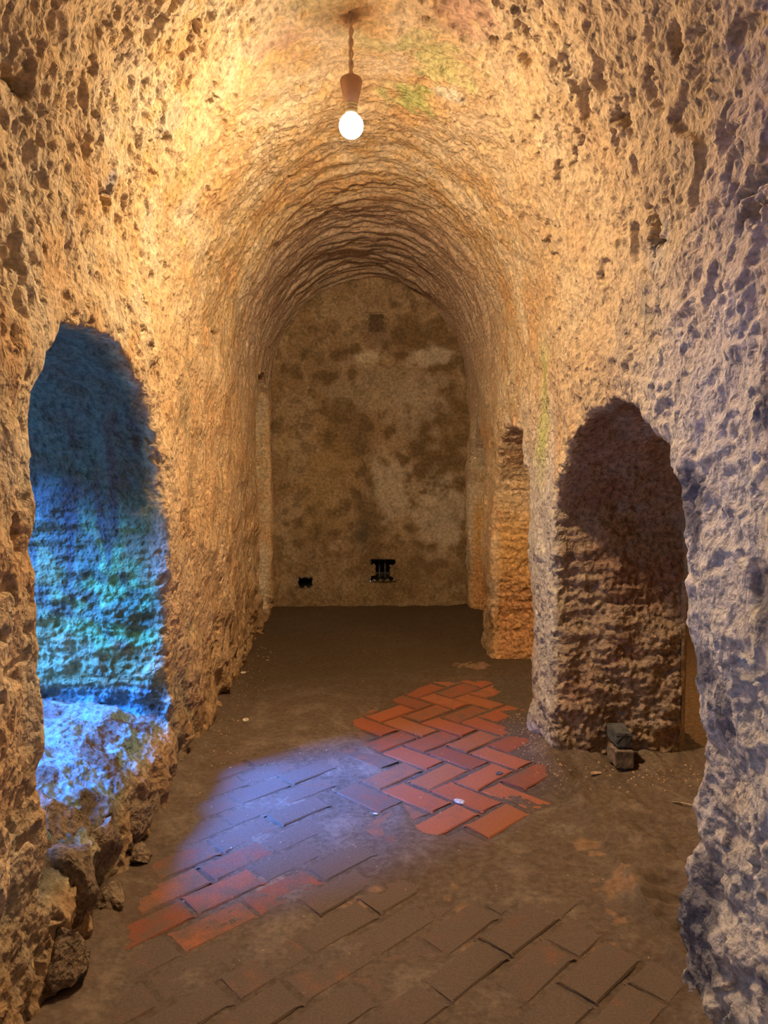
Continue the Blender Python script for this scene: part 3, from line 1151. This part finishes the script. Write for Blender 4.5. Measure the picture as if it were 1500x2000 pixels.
step = bpy.data.objects.new('rubble_step', None)
C.objects.link(step)
step.location = (-0.95, 2.65, 0.0)
props(step, 'broken rubble stone step at the foot of the blue-lit left archway', 'step')
for loc, size, sd, rz in [
    ((-0.96, 2.38, 0.16), (0.15, 0.20, 0.17), 3, 0.15), ((-0.985, 2.70, 0.13), (0.15, 0.17, 0.16), 5, 0.4), ((-0.94, 2.98, 0.10), (0.12, 0.16, 0.13), 8, 0.2),
    ((-1.06, 2.52, 0.30), (0.15, 0.19, 0.10), 12, 0.9), ((-0.93, 3.20, 0.07), (0.09, 0.13, 0.10), 14, 0.1), ((-0.90, 2.15, 0.08), (0.10, 0.13, 0.12), 25, 0.7),
    ((-0.865, 2.55, 0.02), (0.06, 0.08, 0.05), 27, 0.7), ((-0.85, 2.84, 0.02), (0.05, 0.07, 0.04), 31, 0.2),
]:
    st_ = rock('stone', Vector(loc) - step.location, size, sd, M_STONE, step, sub=4, rz=rz, chisel=9)

# ================================================================= TWO BLOCKS AT THE DOORWAY FOOT
def block(name, px0, px1, py0, py1, y, depth, mat, label, seed):
    a, b = at_depth(px0, py1, y), at_depth(px1, py0, y)
    bm = bmesh.new()
    add_box(bm, a.x, b.x, y, y + depth, a.z, b.z)
    bmesh.ops.subdivide_edges(bm, edges=bm.edges[:], cuts=3, use_grid_fill=True)
    co = np.array([v.co for v in bm.verts], np.float32)
    d = pn(co, 0.05, off=seed)
    d2 = pn(co, 0.05, off=seed + 9)
    for v, k, k2 in zip(bm.verts, d, d2):
        v.co += Vector((float(k) * 0.007, float(k2) * 0.007, float(k - k2) * 0.004))
    bmesh.ops.bevel(bm, geom=[e for e in bm.edges if e.calc_face_angle(0) > 0.9], offset=0.005, segments=2, affect='EDGES')
    o = bm_obj(name, bm, mat)
    return props(o, label, 'block')


yb = 3.53
block('stone_block', 1203, 1240, 1468, 1502, yb, 0.14, M_BLOCKL, 'pale squared block on the earth floor, under the dark grey block', 2.0)
block('stone_block', 1205, 1238, 1434, 1462, yb + 0.02, 0.16, M_BLOCKD, 'dark grey squared block sitting on the pale block in the right archway', 5.0)

# ================================================================= LAMP
LY = 3.15
lp = at_depth(686, 246, LY)
lamp = bpy.data.objects.new('hanging_lamp', None)
C.objects.link(lamp)
lamp.location = lp
props(lamp, 'bare glowing light bulb in a brown lampholder hanging from the vault', 'lamp')
sc_ = LY / FPX
R = 23.0 * sc_
bm = bmesh.new()
prof = [(0, -R)] + [(R * math.sin(a), -R * math.cos(a)) for a in np.linspace(0.2, 2.62, 16)] + [(R * 0.46, R * 1.0)]
lathe(bm, prof)
bm_obj('bulb', bm, M_BULB, lamp, smooth=True)
bm = bmesh.new()
lathe(bm, [(R * 0.46, R * 0.9), (R * 0.52, R * 0.98), (R * 0.52, R * 1.25), (R * 0.46, R * 1.30), (R * 0.52, R * 1.36), (R * 0.52, R * 1.5), (R * 0.46, R * 1.56), (R * 0.54, R * 1.62), (R * 0.54, R * 1.8), (0, R * 1.8)])
bm_obj('collar', bm, M_COLLAR, lamp, smooth=True)
bm = bmesh.new()
lathe(bm, [(0, R * 1.72), (R * 0.50, R * 1.72), (R * 0.58, R * 1.85), (R * 0.72, R * 2.5), (R * 0.86, R * 3.1), (R * 0.92, R * 3.5), (R * 0.84, R * 3.72), (R * 0.5, R * 3.92), (R * 0.16, R * 4.0), (0, R * 4.0)])
bm_obj('lampholder', bm, M_HOLDER, lamp, smooth=True)
top = CROWN + 0.06 - lp.z
for ph in (0.0, math.pi):
    bm = bmesh.new()
    pts = []
    for k in range(40):
        t = k / 39
        zz = R * 3.95 + (top - R * 3.95) * t
        pts.append(Vector((0.006 * math.cos(ph + t * 22), 0.006 * math.sin(ph + t * 22), zz)))
    tube(bm, pts, 0.0055)
    bm_obj('cord', bm, M_CORD, lamp, smooth=True)
ld = bpy.data.lights.new('lamp_light', 'POINT')
ld.energy = 865.0
ld.color = (1.0, 0.73, 0.41)
ld.shadow_soft_size = R * 1.04
ld.use_nodes = True
lnt = ld.node_tree
em = lnt.nodes['Emission']
fo = lnt.nodes.new('ShaderNodeLightFalloff')
fo.inputs['Strength'].default_value = 1.0
fo.inputs['Smooth'].default_value = 0.0
# the lamp base keeps part of the light from going straight up
ltc = lnt.nodes.new('ShaderNodeTexCoord')
lsx = lnt.nodes.new('ShaderNodeSeparateXYZ')
lmr = lnt.nodes.new('ShaderNodeMapRange')
lmr.interpolation_type = 'SMOOTHSTEP'
lmr.inputs['From Min'].default_value = 0.1
lmr.inputs['From Max'].default_value = 0.95
lmr.inputs['To Min'].default_value = 1.0
lmr.inputs['To Max'].default_value = 0.25
lmu = lnt.nodes.new('ShaderNodeMath')
lmu.operation = 'MULTIPLY'
lnt.links.new(ltc.outputs['Normal'], lsx.inputs[0])
lnt.links.new(lsx.outputs['Z'], lmr.inputs['Value'])
lnt.links.new(fo.outputs['Linear'], lmu.inputs[0])
lnt.links.new(lmr.outputs['Result'], lmu.inputs[1])
lnt.links.new(lmu.outputs[0], em.inputs['Strength'])
lo_ = bpy.data.objects.new('lamp_light', ld)
C.objects.link(lo_)
lo_.parent = lamp

# a second bulb of the same sort lights the room on the right
ld2 = bpy.data.lights.new('next_room_light', 'POINT')
ld2.energy = 30.0
ld2.color = (1.0, 0.66, 0.34)
ld2.shadow_soft_size = 0.05
l2 = bpy.data.objects.new('next_room_light', ld2)
C.objects.link(l2)
l2.location = (2.2, 4.25, 2.2)

# ================================================================= SMALL THINGS ON THE FLOOR
def floor_z(X, Y):
    i = int(np.clip(round((X - fxs[0]) / 0.0115), 0, len(fxs) - 1))
    j = int(np.argmin(np.abs(fys - Y)))
    k = i * len(fys) + j
    return max(float(hz[k]), 0.0 if E[k] > 0.35 else -1)


# dry straw
g0, g1_ = ground(1313, 1582), ground(1362, 1591)
bm = bmesh.new()
pts = [g0.lerp(g1_, t) + Vector((0, 0.004 * math.sin(t * 5), floor_z(*g0.xy) + 0.007 + 0.004 * math.sin(t * 3))) for t in np.linspace(0, 1, 9)]
tube(bm, pts, 0.0035)
props(bm_obj('twig', bm, M_TWIG), 'thin pale dry twig lying on the earth near the right pier', 'twig')


def chip(px, py, wpx, mat, label, seed, cat='chip', hp=0.3):
    g = ground(px, py)
    s = wpx / FPX * g.y / 2
    return props(rock('clay_chip', (g.x, g.y, floor_z(g.x, g.y) + s * hp * 0.5), (s * 1.2, s * 0.9, s * hp), seed, mat, sub=2, rz=seed, chisel=4), label, cat)


chip(1164, 1526, 22, M_CHIP, 'flat tan clay flake on the earth before the dark archway reveal', 3)
chip(474, 1321, 13, M_PALE, 'small pale chip by the foot of the left wall, farther of two', 4)
chip(480, 1410, 14, M_PALE, 'small pale chip by the foot of the left wall, nearer of two', 5)
chip(734, 1590, 11, M_PALE, 'tiny white chip lying in the blue patch of daylight', 6)
chip(975, 1511, 16, M_BLOCKD, 'dark grey flake on the red herringbone bricks', 7)
chip(1352, 1776, 20, M_CHIP, 'tan clay chip close to the grey right-hand wall edge', 8)
chip(898, 1566, 20, M_PALE, 'whitish mortar lump lying among the red herringbone bricks', 9)

# crumbs of plaster and grit, far too many to count
rs = random.Random(5)
bm = bmesh.new()
spots = []
for _ in range(220):
    spots.append((rs.uniform(-0.7, 0.93), rs.triangular(1.9, 6.0, 2.6), rs.uniform(0.0012, 0.0038)))
for _ in range(200):
    Y = rs.gauss(3.5, 0.10)
    spots.append((rs.uniform(0.9, 1.65), Y, rs.uniform(0.0015, 0.0065)))
for _ in range(170):
    Y = rs.uniform(3.5, 4.4)
    spots.append((float(XR(Y)) - abs(rs.gauss(0.02, 0.05)), Y, rs.uniform(0.0015, 0.005)))
for _ in range(110):
    Y = rs.uniform(3.4, 6.0)
    spots.append((float(XL(Y)) + 0.03 + abs(rs.gauss(0.0, 0.08)), Y, rs.uniform(0.0015, 0.006)))
for (X, Y, s) in spots:
    zf = floor_z(X, Y)
    q = Matrix.Rotation(rs.uniform(0, 6.28), 3, 'Z')
    vs = []
    for sx, sy, szz in ((-1, -.6, 0), (1, -.8, 0), (.7, .9, 0), (-.8, .7, 0), (-.6, -.4, 1), (.7, -.5, .8), (.4, .6, 1), (-.5, .5, .7)):
        c = q @ Vector((sx * s * rs.uniform(.7, 1.4), sy * s * rs.uniform(.6, 1.1), 0))
        vs.append(bm.verts.new((X + c.x, Y + c.y, zf - 0.0005 + szz * s * 0.9)))
    for f in ((0, 3, 2, 1), (4, 5, 6, 7), (0, 1, 5, 4), (1, 2, 6, 5), (2, 3, 7, 6), (3, 0, 4, 7)):
        bm.faces.new([vs[i] for i in f])
gr_ = bm_obj('plaster_crumbs', bm, M_CHIP)
props(gr_, 'scattered tan plaster crumbs and grit over the earth floor', 'grit', kind='stuff')
print('shell quads', N_SHELL, 'bricks', n_brick)
